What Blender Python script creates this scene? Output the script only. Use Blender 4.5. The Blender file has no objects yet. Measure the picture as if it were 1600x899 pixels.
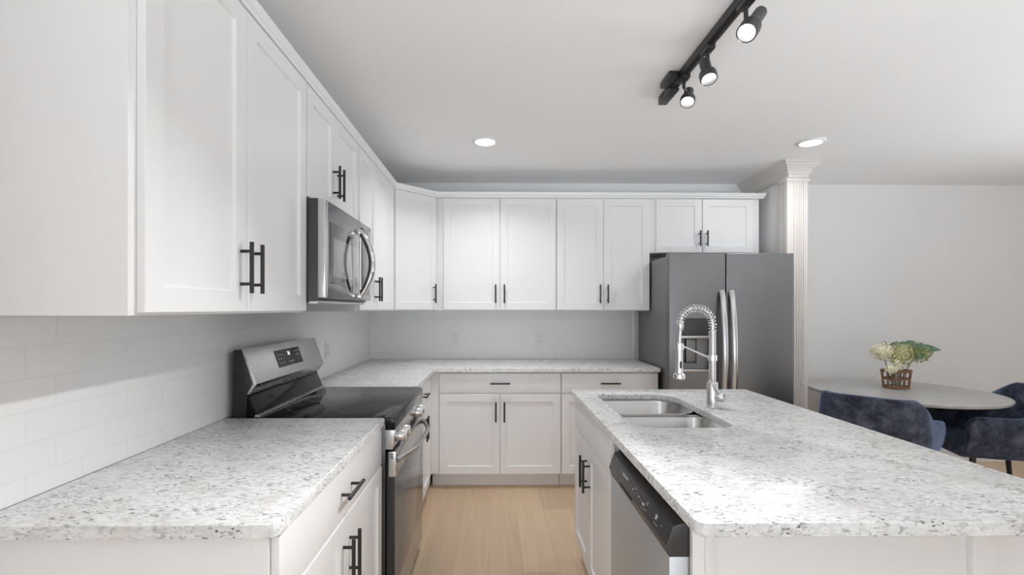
import bpy, bmesh, math, random
from math import sin, cos, pi, radians, sqrt
from mathutils import Vector, Matrix
random.seed(7)
S = bpy.context.scene
COL = S.collection

# ------------------------------------------------------------------ camera
CAM_H = 1.3609
cd = bpy.data.cameras.new('camera')
cam = bpy.data.objects.new('camera', cd)
COL.objects.link(cam)
cam.location = (0, 0, CAM_H)
cam.rotation_euler = (Matrix.Rotation(-0.01248, 3, 'Z') @ Matrix.Rotation(pi/2, 3, 'X') @ Matrix.Rotation(0.0012, 3, 'Z')).to_euler()
cd.sensor_width = 36.0
cd.sensor_fit = 'HORIZONTAL'
cd.lens = 739.727/1600*36
cd.shift_x = (800-781.66)/1600
cd.shift_y = (482.41-449.5)/1600
cd.clip_start = 0.05
S.camera = cam

# ------------------------------------------------------------------ world, light, exposure
W = bpy.data.worlds.new('world')
S.world = W
W.use_nodes = True
W.node_tree.nodes['Background'].inputs[0].default_value = (0.95, 0.97, 1.0, 1)
W.node_tree.nodes['Background'].inputs[1].default_value = 1.0
S.view_settings.view_transform = 'Standard'
S.view_settings.look = 'None'
S.view_settings.exposure = 0.16
S.view_settings.gamma = 1.0
S.view_settings.use_curve_mapping = False
S.cycles.use_denoising = True
S.cycles.max_bounces = 16
S.cycles.diffuse_bounces = 10
S.cycles.sample_clamp_indirect = 6.0
S.cycles.caustics_reflective = False

def area(name, loc, rot, sx, sy, power, color=(1, 1, 1), shape='RECTANGLE', spread=pi):
    l = bpy.data.lights.new(name, 'AREA')
    l.shape = shape; l.size = sx
    if shape in ('RECTANGLE', 'ELLIPSE'): l.size_y = sy
    l.energy = power; l.color = color; l.spread = spread
    o = bpy.data.objects.new(name, l); COL.objects.link(o)
    o.location = loc; o.rotation_euler = rot
    return o
WIN_Y, WIN_X = -2.6, 6.2
P_FRONT, P_RIGHT, P_LEFT, P_CAN, P_SPOT = 41, 36, 17, 6.7, 1.8
P_LOW = 3.4
TILT = 29
FILL_TINT = (0.83, 0.915, 1.0)  # cool tint of the added fill lamps, offsets warm floor bounce
area('fill_light_front', (2.3, WIN_Y+0.16, 1.25), (radians(90+TILT), 0, 0), 5.4, 2.0, P_FRONT, FILL_TINT, spread=radians(54))  # added fill lamp behind the camera, tilted up to brighten the ceiling
area('fill_light_right', (WIN_X-0.16, 0.9, 1.25), (radians(90+TILT), 0, radians(90)), 4.6, 2.0, P_RIGHT, FILL_TINT, spread=radians(54))  # unseen fill lamp added on the right, beamed at the ceiling

area('fill_light_left', (-1.098+0.1, -1.15, 1.25), (radians(90+12), 0, radians(-90)), 1.6, 2.0, P_LEFT, FILL_TINT)  # fill lamp put in to lift the island doors facing the range
area('fill_light_low', (0.25, WIN_Y+0.17, 0.75), (radians(90-9), 0, 0), 2.0, 0.9, P_LOW, FILL_TINT, spread=radians(54))  # made-up low lamp brightening the aisle and base cabinets, no glass door here

# ------------------------------------------------------------------ materials
MAT = {}
def new_mat(name):
    m = bpy.data.materials.new(name); m.use_nodes = True
    nt = m.node_tree
    b = nt.nodes['Principled BSDF']
    MAT[name] = m
    return m, nt, b
def N(nt, t, **kw):
    n = nt.nodes.new(t)
    for k, v in kw.items():
        setattr(n, k, v)
    return n
def setin(n, **kw):
    for k, v in kw.items():
        n.inputs[k.replace('_', ' ')].default_value = v
def ramp(nt, fac, stops):
    r = N(nt, 'ShaderNodeValToRGB')
    el = r.color_ramp.elements
    while len(el) < len(stops): el.new(0.5)
    for e, (p, c) in zip(el, stops):
        e.position = p; e.color = (c, c, c, 1) if not isinstance(c, tuple) else (*c, 1)
    nt.links.new(fac, r.inputs[0])
    return r
def coords(nt, scale=(1, 1, 1), rot=(0, 0, 0), kind='Object'):
    tc = N(nt, 'ShaderNodeTexCoord'); mp = N(nt, 'ShaderNodeMapping')
    mp.inputs['Scale'].default_value = scale; mp.inputs['Rotation'].default_value = rot
    nt.links.new(tc.outputs[kind], mp.inputs['Vector'])
    return mp.outputs['Vector']
def noise(nt, vec, scale, detail=3, rough=0.5, dist=0.0):
    n = N(nt, 'ShaderNodeTexNoise')
    n.inputs['Scale'].default_value = scale; n.inputs['Detail'].default_value = detail
    n.inputs['Roughness'].default_value = rough; n.inputs['Distortion'].default_value = dist
    nt.links.new(vec, n.inputs['Vector'])
    return n.outputs['Fac']
def mixc(nt, fac, a, b, mode='MIX'):
    m = N(nt, 'ShaderNodeMix', data_type='RGBA', blend_type=mode)
    def put(sock, v):
        if isinstance(v, (tuple, list)): sock.default_value = (*v, 1) if len(v) == 3 else v
        elif isinstance(v, (int, float)): sock.default_value = v
        else: nt.links.new(v, sock)
    put(m.inputs[0], fac); put(m.inputs[6], a); put(m.inputs[7], b)
    return m.outputs[2]
def bump(nt, b, height, strength=0.1, dist=0.01):
    bp = N(nt, 'ShaderNodeBump')
    bp.inputs['Strength'].default_value = strength; bp.inputs['Distance'].default_value = dist
    nt.links.new(height, bp.inputs['Height']); nt.links.new(bp.outputs['Normal'], b.inputs['Normal'])
def simple(name, col, rough=0.5, metal=0.0, spec=0.5, var=0.03, vscale=8.0, coat=0.0, bumps=0.0, bscale=200):
    m, nt, b = new_mat(name)
    v = coords(nt)
    f = noise(nt, v, vscale, 2)
    lo = tuple(c*(1-var) for c in col); hi = tuple(min(1, c*(1+var)) for c in col)
    nt.links.new(mixc(nt, f, lo, hi), b.inputs['Base Color'])
    setin(b, Roughness=rough, Metallic=metal)
    b.inputs['Specular IOR Level'].default_value = spec
    b.inputs['Coat Weight'].default_value = coat
    b.inputs['Coat Roughness'].default_value = 0.05
    if bumps: bump(nt, b, noise(nt, v, bscale, 2), bumps, 0.002)
    return m
def brushed(name, col, rough, axis, metal=1.0, amt=0.12):
    m, nt, b = new_mat(name)
    sc = [400, 400, 400]; sc[axis] = 6
    f = noise(nt, coords(nt, tuple(sc)), 1.0, 2)
    nt.links.new(mixc(nt, f, tuple(c*(1-amt) for c in col), tuple(c*(1+amt) for c in col)), b.inputs['Base Color'])
    r = N(nt, 'ShaderNodeMapRange'); r.inputs['To Min'].default_value = rough*0.85; r.inputs['To Max'].default_value = rough*1.2
    nt.links.new(f, r.inputs['Value']); nt.links.new(r.outputs[0], b.inputs['Roughness'])
    setin(b, Metallic=metal)
    return m
def emit(name, col, strength):
    m, nt, b = new_mat(name)
    b.inputs['Emission Color'].default_value = (*col, 1); b.inputs['Emission Strength'].default_value = strength
    b.inputs['Base Color'].default_value = (0.8, 0.8, 0.8, 1)
    return m

simple('cabinet_white', (0.83, 0.83, 0.83), 0.33, var=0.01)
simple('wall_white', (0.80, 0.80, 0.80), 0.6, var=0.015, vscale=3, bumps=0.05)
simple('ceiling_white', (0.88, 0.88, 0.88), 0.75, var=0.015, vscale=2, bumps=0.08)
simple('trim_white', (0.80, 0.80, 0.80), 0.4, var=0.01)
simple('trim_beige', (0.70, 0.665, 0.625), 0.45, var=0.02)
simple('toe_white', (0.76, 0.76, 0.77), 0.45, var=0.01)
simple('black_metal', (0.018, 0.018, 0.019), 0.42, spec=0.5, var=0.1)
simple('black_plastic', (0.045, 0.045, 0.047), 0.35, var=0.08)
simple('black_enamel', (0.02, 0.02, 0.021), 0.2, var=0.05)
simple('black_glass', (0.010, 0.010, 0.010), 0.06, spec=0.16, var=0.02)
simple('oven_glass', (0.115, 0.120, 0.126), 0.10, spec=0.45, var=0.02)
simple('micro_glass', (0.04, 0.04, 0.04), 0.06, spec=0.8, var=0.02, coat=0.7)
simple('micro_steel', (0.29, 0.29, 0.29), 0.12, metal=1.0, var=0.03)
simple('handle_steel', (0.62, 0.62, 0.62), 0.2, metal=1.0, var=0.03)
brushed('dishwasher_steel', (0.66, 0.69, 0.72), 0.5, 2)
simple('micro_screen', (0.26, 0.26, 0.26), 0.10, spec=0.8, var=0.02, coat=0.8)
simple('burner_ring', (0.16, 0.16, 0.16), 0.3)
simple('dark_gap', (0.008, 0.008, 0.008), 0.8)
brushed('stainless', (0.54, 0.54, 0.535), 0.26, 1)
brushed('stainless_vertical', (0.60, 0.60, 0.60), 0.28, 2)
brushed('fridge_steel', (0.235, 0.237, 0.243), 0.36, 0)
brushed('fridge_side', (0.24, 0.24, 0.24), 0.42, 2, metal=0.6)
brushed('sink_steel', (0.62, 0.61, 0.60), 0.24, 1)
simple('chrome', (0.78, 0.78, 0.78), 0.09, metal=1.0, var=0.02)
simple('nickel', (0.70, 0.69, 0.675), 0.22, metal=1.0, var=0.03)
simple('rail_black', (0.022, 0.022, 0.022), 0.38, var=0.1)
simple('lamp_black', (0.035, 0.035, 0.035), 0.4, var=0.1)
simple('outlet_white', (0.78, 0.78, 0.78), 0.35, var=0.01)
simple('mark_white', (0.6, 0.6, 0.6), 0.5, var=0.01)
emit('lamp_lens', (1.0, 0.99, 0.97), 14.0)
emit('can_lens', (1.0, 0.99, 0.98), 14.0)
emit('digit_glow', (0.9, 0.95, 1.0), 1.2)
emit('sky_daylight', (0.95, 0.97, 1.0), 2.2)

# granite
def make_granite():
    m, nt, b = new_mat('granite')
    def mul(a, k):
        n = N(nt, 'ShaderNodeMath', operation='MULTIPLY'); nt.links.new(a, n.inputs[0])
        if isinstance(k, float): n.inputs[1].default_value = k
        else: nt.links.new(k, n.inputs[1])
        return n.outputs[0]
    v = coords(nt, (1, 1, 1), (0, 0, 0.25))
    clouds = ramp(nt, noise(nt, v, 8, 4, 0.6), [(0.36, (0.82, 0.82, 0.805)), (0.62, (0.75, 0.75, 0.74))])
    warm = ramp(nt, noise(nt, v, 11, 3), [(0.52, 0.0), (0.72, 0.8)])
    c = mixc(nt, warm.outputs[0], clouds.outputs[0], (0.68, 0.65, 0.625))
    # soft grey mottling
    soft = ramp(nt, noise(nt, coords(nt, (0.6, 1.1, 1.0), (0, 0, 0.45)), 60, 4, 0.62), [(0.46, 0.0), (0.62, 1.0)])
    c = mixc(nt, mul(soft.outputs[0], 0.42), c, (0.47, 0.47, 0.47))
    # grey flecks, gathered in drifts
    gate = ramp(nt, noise(nt, coords(nt, (0.7, 1.2, 1.0), (0, 0, 0.45)), 15, 3, 0.62), [(0.40, 0.18), (0.58, 1.0)])
    mid = ramp(nt, noise(nt, coords(nt, (0.50, 1.2, 1.1), (0, 0, 0.45)), 118, 3, 0.6), [(0.55, 0.0), (0.63, 1.0)])
    c = mixc(nt, mul(mul(mid.outputs[0], gate.outputs[0]), 0.8), c, (0.27, 0.27, 0.28))
    # dark crystals
    dark = ramp(nt, noise(nt, coords(nt, (0.55, 1.2, 1.1), (0.2, 0.15, 0.5)), 125, 2, 0.5), [(0.61, 0.0), (0.66, 1.0)])
    c = mixc(nt, mul(mul(dark.outputs[0], gate.outputs[0]), 0.9), c, (0.075, 0.075, 0.085))
    fine = ramp(nt, noise(nt, v, 260, 2, 0.5), [(0.64, 0.0), (0.70, 0.5)])
    c = mixc(nt, fine.outputs[0], c, (0.24, 0.23, 0.23))
    nt.links.new(c, b.inputs['Base Color'])
    setin(b, Roughness=0.27)
    b.inputs['Specular IOR Level'].default_value = 0.38
make_granite()

def make_tile(name, along):
    m, nt, b = new_mat(name)
    tc = N(nt, 'ShaderNodeTexCoord'); sp = N(nt, 'ShaderNodeSeparateXYZ'); cb = N(nt, 'ShaderNodeCombineXYZ')
    nt.links.new(tc.outputs['Object'], sp.inputs[0])
    def off(sock, d):
        a = N(nt, 'ShaderNodeMath', operation='ADD'); nt.links.new(sock, a.inputs[0]); a.inputs[1].default_value = d; return a.outputs[0]
    nt.links.new(off(sp.outputs[along], 0.1524*8 - 1.117 if along == 1 else 3.05), cb.inputs[0])
    nt.links.new(off(sp.outputs[2], -0.966+0.0762*20), cb.inputs[1])
    br = N(nt, 'ShaderNodeTexBrick')
    br.offset = 0.5
    setin(br, Scale=1.0, Mortar_Size=0.0011, Mortar_Smooth=0.15, Bias=0.0, Brick_Width=0.1524, Row_Height=0.0762)
    br.inputs['Color1'].default_value = (0.80, 0.80, 0.80, 1); br.inputs['Color2'].default_value = (0.785, 0.785, 0.785, 1)
    br.inputs['Mortar'].default_value = (0.715, 0.715, 0.715, 1)
    nt.links.new(cb.outputs[0], br.inputs['Vector'])
    nt.links.new(br.outputs['Color'], b.inputs['Base Color'])
    inv = N(nt, 'ShaderNodeMath', operation='SUBTRACT'); inv.inputs[0].default_value = 1.0; nt.links.new(br.outputs['Fac'], inv.inputs[1])
    bump(nt, b, inv.outputs[0], 0.22, 0.001)
    setin(b, Roughness=0.34)
    b.inputs['Specular IOR Level'].default_value = 0.35
make_tile('tile_left', 1); make_tile('tile_back', 0)

def make_floor():
    m, nt, b = new_mat('oak_planks')
    tc = N(nt, 'ShaderNodeTexCoord'); sp = N(nt, 'ShaderNodeSeparateXYZ'); cb = N(nt, 'ShaderNodeCombineXYZ')
    nt.links.new(tc.outputs['Object'], sp.inputs[0])
    ad = N(nt, 'ShaderNodeMath', operation='ADD'); ad.inputs[1].default_value = 20.05; nt.links.new(sp.outputs[0], ad.inputs[0])
    nt.links.new(sp.outputs[1], cb.inputs[0]); nt.links.new(ad.outputs[0], cb.inputs[1])
    br = N(nt, 'ShaderNodeTexBrick'); br.offset = 0.37; br.offset_frequency = 2
    setin(br, Scale=1.0, Mortar_Size=0.0008, Mortar_Smooth=0.2, Bias=0.0, Brick_Width=1.22, Row_Height=0.182)
    br.inputs['Color1'].default_value = (0, 0, 0, 1); br.inputs['Color2'].default_value = (1, 1, 1, 1); br.inputs['Mortar'].default_value = (0.5, 0.5, 0.5, 1)
    nt.links.new(cb.outputs[0], br.inputs['Vector'])
    col = ramp(nt, br.outputs['Color'], [(0.0, (0.60, 0.435, 0.295)), (1.0, (0.73, 0.55, 0.38))])
    g1 = noise(nt, coords(nt, (14, 0.9, 1)), 1.6, 5, 0.6, 0.8)
    g2 = noise(nt, coords(nt, (90, 2.0, 1)), 1.0, 3, 0.5)
    gr = ramp(nt, g1, [(0.3, (0.86, 0.85, 0.83)), (0.7, (1.0, 1.0, 1.0))])
    c = mixc(nt, 1.0, col.outputs[0], gr.outputs[0], 'MULTIPLY')
    g3 = ramp(nt, g2, [(0.3, (0.95, 0.945, 0.94)), (0.7, (1.02, 1.02, 1.02))])
    c = mixc(nt, 1.0, c, g3.outputs[0], 'MULTIPLY')
    c = mixc(nt, br.outputs['Fac'], c, (0.42, 0.31, 0.21))
    nt.links.new(c, b.inputs['Base Color'])
    setin(b, Roughness=0.42)
make_floor()

def make_velvet():
    m, nt, b = new_mat('navy_velvet')
    v = coords(nt)
    f = ramp(nt, noise(nt, v, 13, 5, 0.72, 0.25), [(0.36, (0.010, 0.011, 0.020)), (0.50, (0.042, 0.053, 0.090)), (0.66, (0.105, 0.118, 0.165))])
    nt.links.new(f.outputs[0], b.inputs['Base Color'])
    setin(b, Roughness=0.75)
    b.inputs['Sheen Weight'].default_value = 0.8
    b.inputs['Sheen Roughness'].default_value = 0.35
    b.inputs['Sheen Tint'].default_value = (0.35, 0.5, 0.85, 1)
    bump(nt, b, noise(nt, v, 60, 3), 0.1, 0.004)
make_velvet()
def make_concrete():
    m, nt, b = new_mat('concrete_top')
    f = ramp(nt, noise(nt, coords(nt, (1, 2.2, 1)), 5, 5, 0.65), [(0.3, (0.40, 0.40, 0.395)), (0.7, (0.50, 0.49, 0.48))])
    nt.links.new(f.outputs[0], b.inputs['Base Color']); setin(b, Roughness=0.35)
make_concrete()
simple('wicker', (0.27, 0.125, 0.06), 0.55, var=0.45, vscale=60, bumps=0.3)
simple('petal_cream', (0.86, 0.82, 0.62), 0.6, var=0.12, vscale=40)
simple('petal_lime', (0.58, 0.58, 0.30), 0.6, var=0.28, vscale=40)
simple('petal_green', (0.36, 0.42, 0.18), 0.6, var=0.35, vscale=40)
simple('leaf_green', (0.12, 0.20, 0.11), 0.5, var=0.25, vscale=30)
simple('stem_brown', (0.17, 0.12, 0.06), 0.6, var=0.2)
def make_glass():
    m, nt, b = new_mat('jar_glass')
    f = noise(nt, coords(nt), 20, 2)
    nt.links.new(mixc(nt, f, (0.80, 0.92, 0.95), (0.90, 0.97, 0.98)), b.inputs['Base Color'])
    setin(b, Roughness=0.04); b.inputs['Transmission Weight'].default_value = 1.0; b.inputs['IOR'].default_value = 1.45
make_glass()
def make_pane():
    m, nt, b = new_mat('window_glass')
    b.inputs['Base Color'].default_value = (0.95, 0.97, 0.98, 1)
    setin(b, Roughness=0.02); b.inputs['Transmission Weight'].default_value = 1.0; b.inputs['IOR'].default_value = 1.45
make_pane()

# ------------------------------------------------------------------ mesh helpers
class MB:
    def __init__(s): s.bm = bmesh.new()
    def box(s, x0, x1, y0, y1, z0, z1, bev=0.0, seg=2):
        vs = [s.bm.verts.new((x, y, z)) for x in (x0, x1) for y in (y0, y1) for z in (z0, z1)]
        f = [(0,1,3,2),(4,6,7,5),(0,4,5,1),(2,3,7,6),(0,2,6,4),(1,5,7,3)]
        fs = [s.bm.faces.new([vs[i] for i in q]) for q in f]
        if bev > 0:
            es = list({e for q in fs for e in q.edges})
            bmesh.ops.bevel(s.bm, geom=es, offset=bev, segments=seg, affect='EDGES', profile=0.6)
        return s
    def prism(s, pts, axis, a, b, bev=0.0):
        """pts: polygon in the two remaining axes (cyclic order), extruded along axis a..b"""
        def P(p, t):
            if axis == 0: return (t, p[0], p[1])
            if axis == 1: return (p[0], t, p[1])
            return (p[0], p[1], t)
        A = [s.bm.verts.new(P(p, a)) for p in pts]; B = [s.bm.verts.new(P(p, b)) for p in pts]
        n = len(pts); fs = [s.bm.faces.new(A), s.bm.faces.new(B[::-1])]
        for i in range(n): fs.append(s.bm.faces.new([A[i], B[i], B[(i+1) % n], A[(i+1) % n]]))
        if bev > 0:
            es = list({e for q in fs for e in q.edges})
            bmesh.ops.bevel(s.bm, geom=es, offset=bev, segments=2, affect='EDGES', profile=0.6)
        return s
    def tube(s, pts, r, seg=10, cap=True, closed=False, flat=None):
        """swept tube through pts; r a number or a list; flat=(vector, k): squash along the vector"""
        pts = [Vector(p) for p in pts]; n = len(pts)
        rs = r if isinstance(r, (list, tuple)) else [r]*n
        rings = []; up = None
        for i, p in enumerate(pts):
            if closed: t = (pts[(i+1) % n]-pts[i-1])
            else: t = pts[min(i+1, n-1)]-pts[max(i-1, 0)]
            t.normalize()
            if up is None:
                up = Vector((0, 0, 1)) if abs(t.z) < 0.9 else Vector((1, 0, 0))
            up = (up - t*up.dot(t)).normalized(); sd = t.cross(up)
            ring = []
            for k in range(seg):
                a = 2*pi*k/seg
                d = (up*cos(a)+sd*sin(a))*rs[i]
                if flat: d = d - flat[0]*d.dot(flat[0])*(1-flat[1])
                ring.append(s.bm.verts.new(p+d))
            rings.append(ring)
        m = n if closed else n-1
        for i in range(m):
            A, B = rings[i], rings[(i+1) % n]
            for k in range(seg): s.bm.faces.new([A[k], A[(k+1) % seg], B[(k+1) % seg], B[k]])
        if cap and not closed:
            s.bm.faces.new(rings[0][::-1]); s.bm.faces.new(rings[-1])
        return s
    def lathe(s, prof, seg=32, origin=(0, 0, 0), axis=(0, 0, 1), cap=True):
        """prof: (radius, height) pairs"""
        ax = Vector(axis).normalized(); u = ax.orthogonal().normalized(); w = ax.cross(u); o = Vector(origin)
        rings = []
        for r, hh in prof:
            rings.append([s.bm.verts.new(o+ax*hh+(u*cos(2*pi*k/seg)+w*sin(2*pi*k/seg))*max(r, 1e-5)) for k in range(seg)])
        for A, B in zip(rings, rings[1:]):
            for k in range(seg): s.bm.faces.new([A[k], A[(k+1) % seg], B[(k+1) % seg], B[k]])
        if cap:
            s.bm.faces.new(rings[0][::-1]); s.bm.faces.new(rings[-1])
        return s
    def quad(s, pts):
        s.bm.faces.new([s.bm.verts.new(p) for p in pts]); return s
    def transform(s, M):
        bmesh.ops.transform(s.bm, matrix=M, verts=s.bm.verts); return s
    def build(s, name, mat, parent=None, smooth=True, kind=None, angle=35):
        bmesh.ops.remove_doubles(s.bm, verts=s.bm.verts, dist=1e-6)
        bmesh.ops.recalc_face_normals(s.bm, faces=s.bm.faces)
        me = bpy.data.meshes.new(name)
        if smooth:
            ang = radians(angle)
            for f in s.bm.faces: f.smooth = True
            for e in s.bm.edges:
                if len(e.link_faces) == 2 and e.calc_face_angle(0) > ang: e.smooth = False
        s.bm.to_mesh(me); s.bm.free()
        me.materials.append(MAT[mat])
        o = bpy.data.objects.new(name, me); COL.objects.link(o)
        if parent: o.parent = parent
        if kind: o['kind'] = kind
        return o
def thing(name, label, cat, loc=(0, 0, 0), rz=0.0, group=None):
    o = bpy.data.objects.new(name, None); COL.objects.link(o)
    o.empty_display_size = 0.1
    o.location = loc; o.rotation_euler = (0, 0, rz)
    o['label'] = label; o['category'] = cat
    if group: o['group'] = group
    return o
def tag(o, label, cat, group=None):
    o['label'] = label; o['category'] = cat
    if group: o['group'] = group
    return o
def struct(o): o['kind'] = 'structure'; return o
def text_mesh(name, body, size, mat, parent, M, depth=0.0006, align='CENTER'):
    cu = bpy.data.curves.new(name, 'FONT'); cu.body = body; cu.size = size; cu.extrude = depth
    cu.align_x = align; cu.align_y = 'CENTER'
    t = bpy.data.objects.new(name+'_tmp', cu); COL.objects.link(t)
    dg = bpy.context.evaluated_depsgraph_get()
    me = bpy.data.meshes.new_from_object(t.evaluated_get(dg))
    bpy.data.objects.remove(t)
    me.transform(M); me.name = name
    me.materials.clear(); me.materials.append(MAT[mat])
    o = bpy.data.objects.new(name, me); COL.objects.link(o); o.parent = parent
    return o
def rounded_poly(pts, rad, seg=6):
    """2D polygon corners rounded; rad a number or list"""
    out = []; n = len(pts)
    for i, p in enumerate(pts):
        r = rad[i] if isinstance(rad, (list, tuple)) else rad
        p = Vector(p); a = Vector(pts[i-1])-p; b = Vector(pts[(i+1) % n])-p
        if r <= 0: out.append(tuple(p)); continue
        a.normalize(); b.normalize()
        ang = a.angle(b); d = r/math.tan(ang/2); cdir = (a+b).normalized(); c = p+cdir*(r/sin(ang/2))
        s0 = (p+a*d)-c; s1 = (p+b*d)-c
        a0 = math.atan2(s0.y, s0.x); a1 = math.atan2(s1.y, s1.x); da = (a1-a0+pi) % (2*pi)-pi
        for k in range(seg+1):
            t = a0+da*k/seg; out.append((c.x+r*cos(t), c.y+r*sin(t)))
    return out
def offset_poly(pts, d):
    """offset a counter-clockwise polygon inwards by d"""
    n = len(pts); out = []
    for i in range(n):
        p0, p1, p2 = Vector(pts[i-1]), Vector(pts[i]), Vector(pts[(i+1) % n])
        e1 = (p1-p0).normalized(); e2 = (p2-p1).normalized()
        n1 = Vector((-e1.y, e1.x)); n2 = Vector((-e2.y, e2.x)); b = n1+n2
        k = d*2/max(b.length_squared, 0.2)
        out.append((p1.x+b.x*k, p1.y+b.y*k))
    return out
def slab(name, outer, z0, z1, mat, hole=None, e=0.006):
    """stone slab: counter-clockwise outer loop, optional counter-clockwise hole loop, eased edges"""
    m = MB(); bm = m.bm
    def rings(pts, inward):
        sgn = 1 if inward else -1
        L = []
        for d, z in ((e, z0), (0, z0+e*0.6), (0, z1-e), (e*0.3, z1-e*0.3), (e, z1)):
            L.append([bm.verts.new((x, y, z)) for x, y in offset_poly(pts, d*sgn)])
        for A, B in zip(L, L[1:]):
            for k in range(len(A)): bm.faces.new([A[k], A[(k+1) % len(A)], B[(k+1) % len(A)], B[k]])
        return L[0], L[-1]
    b0, t0 = rings(outer, True)
    loops = [(b0, t0)]
    if hole: loops.append(rings(hole, False))
    for idx in (0, 1):
        es = []
        for lp in loops:
            R = lp[idx]
            for k in range(len(R)):
                ed = bm.edges.get((R[k], R[(k+1) % len(R)]))
                es.append(ed)
        bmesh.ops.triangle_fill(bm, edges=es, use_beauty=True)
    return m.build(name, mat, angle=25)

# ------------------------------------------------------------------ room shell
XL, XR, YB, YF, ZC = -1.098, WIN_X, 4.184, WIN_Y, 2.47
struct(MB().box(XL-0.1, XR+0.1, YF-0.1, YB+0.1, -0.1, 0.0).build('floor', 'oak_planks'))
struct(MB().box(XL-0.1, XR+0.1, YF-0.1, YB+0.1, ZC, ZC+0.1).build('ceiling', 'ceiling_white'))
wb = struct(MB().box(XL, XR, YB, YB+0.1, 0, ZC).build('wall_back', 'wall_white'))
def wall_with_opening(name, axis, p, a0, a1, o0, o1, z0, z1):
    m = MB()
    def bx(a, b, lo, hi):
        if axis == 'y': m.box(a, b, p[0], p[1], lo, hi)
        else: m.box(p[0], p[1], a, b, lo, hi)
    bx(a0, o0, 0, ZC); bx(o1, a1, 0, ZC); bx(o0, o1, 0, z0); bx(o0, o1, z1, ZC)
    return struct(m.build(name, 'wall_white'))
wall_with_opening('wall_front', 'y', (YF-0.1, YF), XL, XR, -0.9, 4.7, 0.25, 2.3)
wl = wall_with_opening('wall_left', 'x', (XL-0.1, XL), YF, YB+0.1, -2.0, -0.3, 0.25, 2.3)
wall_with_opening('wall_right', 'x', (XR, XR+0.1), YF, YB, -1.4, 3.2, 0.25, 2.3)
def window(name, axis, p, a0, a1, z0, z1, n):
    m = MB()
    def bx(mm, a, b, lo, hi, q0, q1):
        if axis == 'y': mm.box(a, b, q0, q1, lo, hi)
        else: mm.box(q0, q1, a, b, lo, hi)
    for k in range(n+1):
        a = a0+(a1-a0)*k/n
        bx(m, max(a0, a-0.03), min(a1, a+0.03), z0, z1, p-0.03, p+0.03)
    bx(m, a0, a1, z0, z0+0.05, p-0.029, p+0.029); bx(m, a0, a1, z1-0.05, z1, p-0.029, p+0.029)
    w = struct(m.build(name, 'trim_white'))
    g = MB(); bx(g, a0+0.01, a1-0.01, z0+0.02, z1-0.02, p-0.004, p+0.004); g.build('pane', 'window_glass', w)
    return w
window('added_window_1', 'y', YF-0.05, -0.9, 4.7, 0.25, 2.3, 5)  # unseen window, added to stand behind the front fill lamp
window('added_window_2', 'x', XR+0.05, -1.4, 3.2, 0.25, 2.3, 4)  # made-up window out of view, backs the right fill lamp
window('added_window_3', 'x', XL-0.05, -2.0, -0.3, 0.25, 2.3, 2)  # invented window behind the camera, put in for light on the island doors
# tiled backsplashes (part of the walls)
MB().box(XL, XL+0.006, 0.2, YB, 0.914, 1.40).build('tile_backsplash', 'tile_left', wl)
MB().box(XL+0.006, 1.226, YB-0.006, YB, 0.914, 1.40).build('tile_backsplash', 'tile_back', wb)
MB().box(1.226, 1.252, YB-0.012, YB, 0.914, 1.40, 0.003).build('tile_edge_trim', 'trim_white', wb)
# wing wall beside the refrigerator with its beige pilaster and crown
WX0, WX1, WYE = 2.232, 2.352, 3.60
struct(MB().box(WX0, WX1, WYE, YB, 0, ZC).build('wall_divider', 'wall_white'))
def pilaster():
    m = MB()
    zt = ZC-0.10
    # wrap boards on both faces and the end board
    m.box(WX0-0.0175, WX0, 3.59, 3.66, 0, zt, 0.001)
    m.box(WX1, WX1+0.0175, 3.59, 3.66, 0, zt, 0.001)
    m.box(WX0-0.02, WX1+0.02, 3.552, 3.60, 0, zt, 0.002)
    x0 = WX0-0.014
    m.box(x0+0.045, x0+0.056, 3.545, 3.553, 0, zt, 0.002)
    for k in range(4):
        m.box(x0+0.066+k*0.017, x0+0.076+k*0.017, 3.546, 3.553, 0, zt, 0.0025)
    # necking collar
    m.box(WX0-0.028, WX1+0.028, 3.543, 3.67, ZC-0.145, ZC-0.125, 0.004)
    m.box(WX0-0.021, WX1+0.021, 3.550, 3.67, ZC-0.135, ZC-0.09, 0.002)
    return struct(m.build('trim_1', 'trim_beige'))
pilaster()
def sweep(path, prof, closed=False):
    """path: 2D points (right-hand side is outward); prof: (out, z)"""
    m = MB(); n = len(path); rings = []
    for i in range(n):
        p = Vector(path[i]); ns = []
        if i > 0: t = (p-Vector(path[i-1])).normalized(); ns.append(Vector((t.y, -t.x)))
        if i < n-1: t = (Vector(path[i+1])-p).normalized(); ns.append(Vector((t.y, -t.x)))
        b = sum(ns, Vector((0, 0)))
        if len(ns) == 2: b = b*(2/b.length_squared)
        rings.append([m.bm.verts.new((p.x+b.x*o, p.y+b.y*o, z)) for o, z in prof])
    k = len(prof)
    for A, B in zip(rings, rings[1:]):
        for j in range(k): m.bm.faces.new([A[j], A[(j+1) % k], B[(j+1) % k], B[j]])
    m.bm.faces.new(rings[0]); m.bm.faces.new(rings[-1][::-1])
    return m
cz = ZC
prof = [(0, cz-0.115), (0.012, cz-0.115), (0.014, cz-0.098), (0.022, cz-0.094), (0.028, cz-0.070), (0.044, cz-0.045),
        (0.062, cz-0.028), (0.066, cz-0.016), (0.074, cz-0.014), (0.074, cz-0.0005), (0, cz-0.0005)]
struct(sweep([(WX1+0.004, YB), (WX1+0.004, 3.552), (WX0-0.004, 3.552), (WX0-0.004, YB)], [(-o, z) for o, z in prof]).build('trim_2', 'trim_beige', angle=20))
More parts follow.
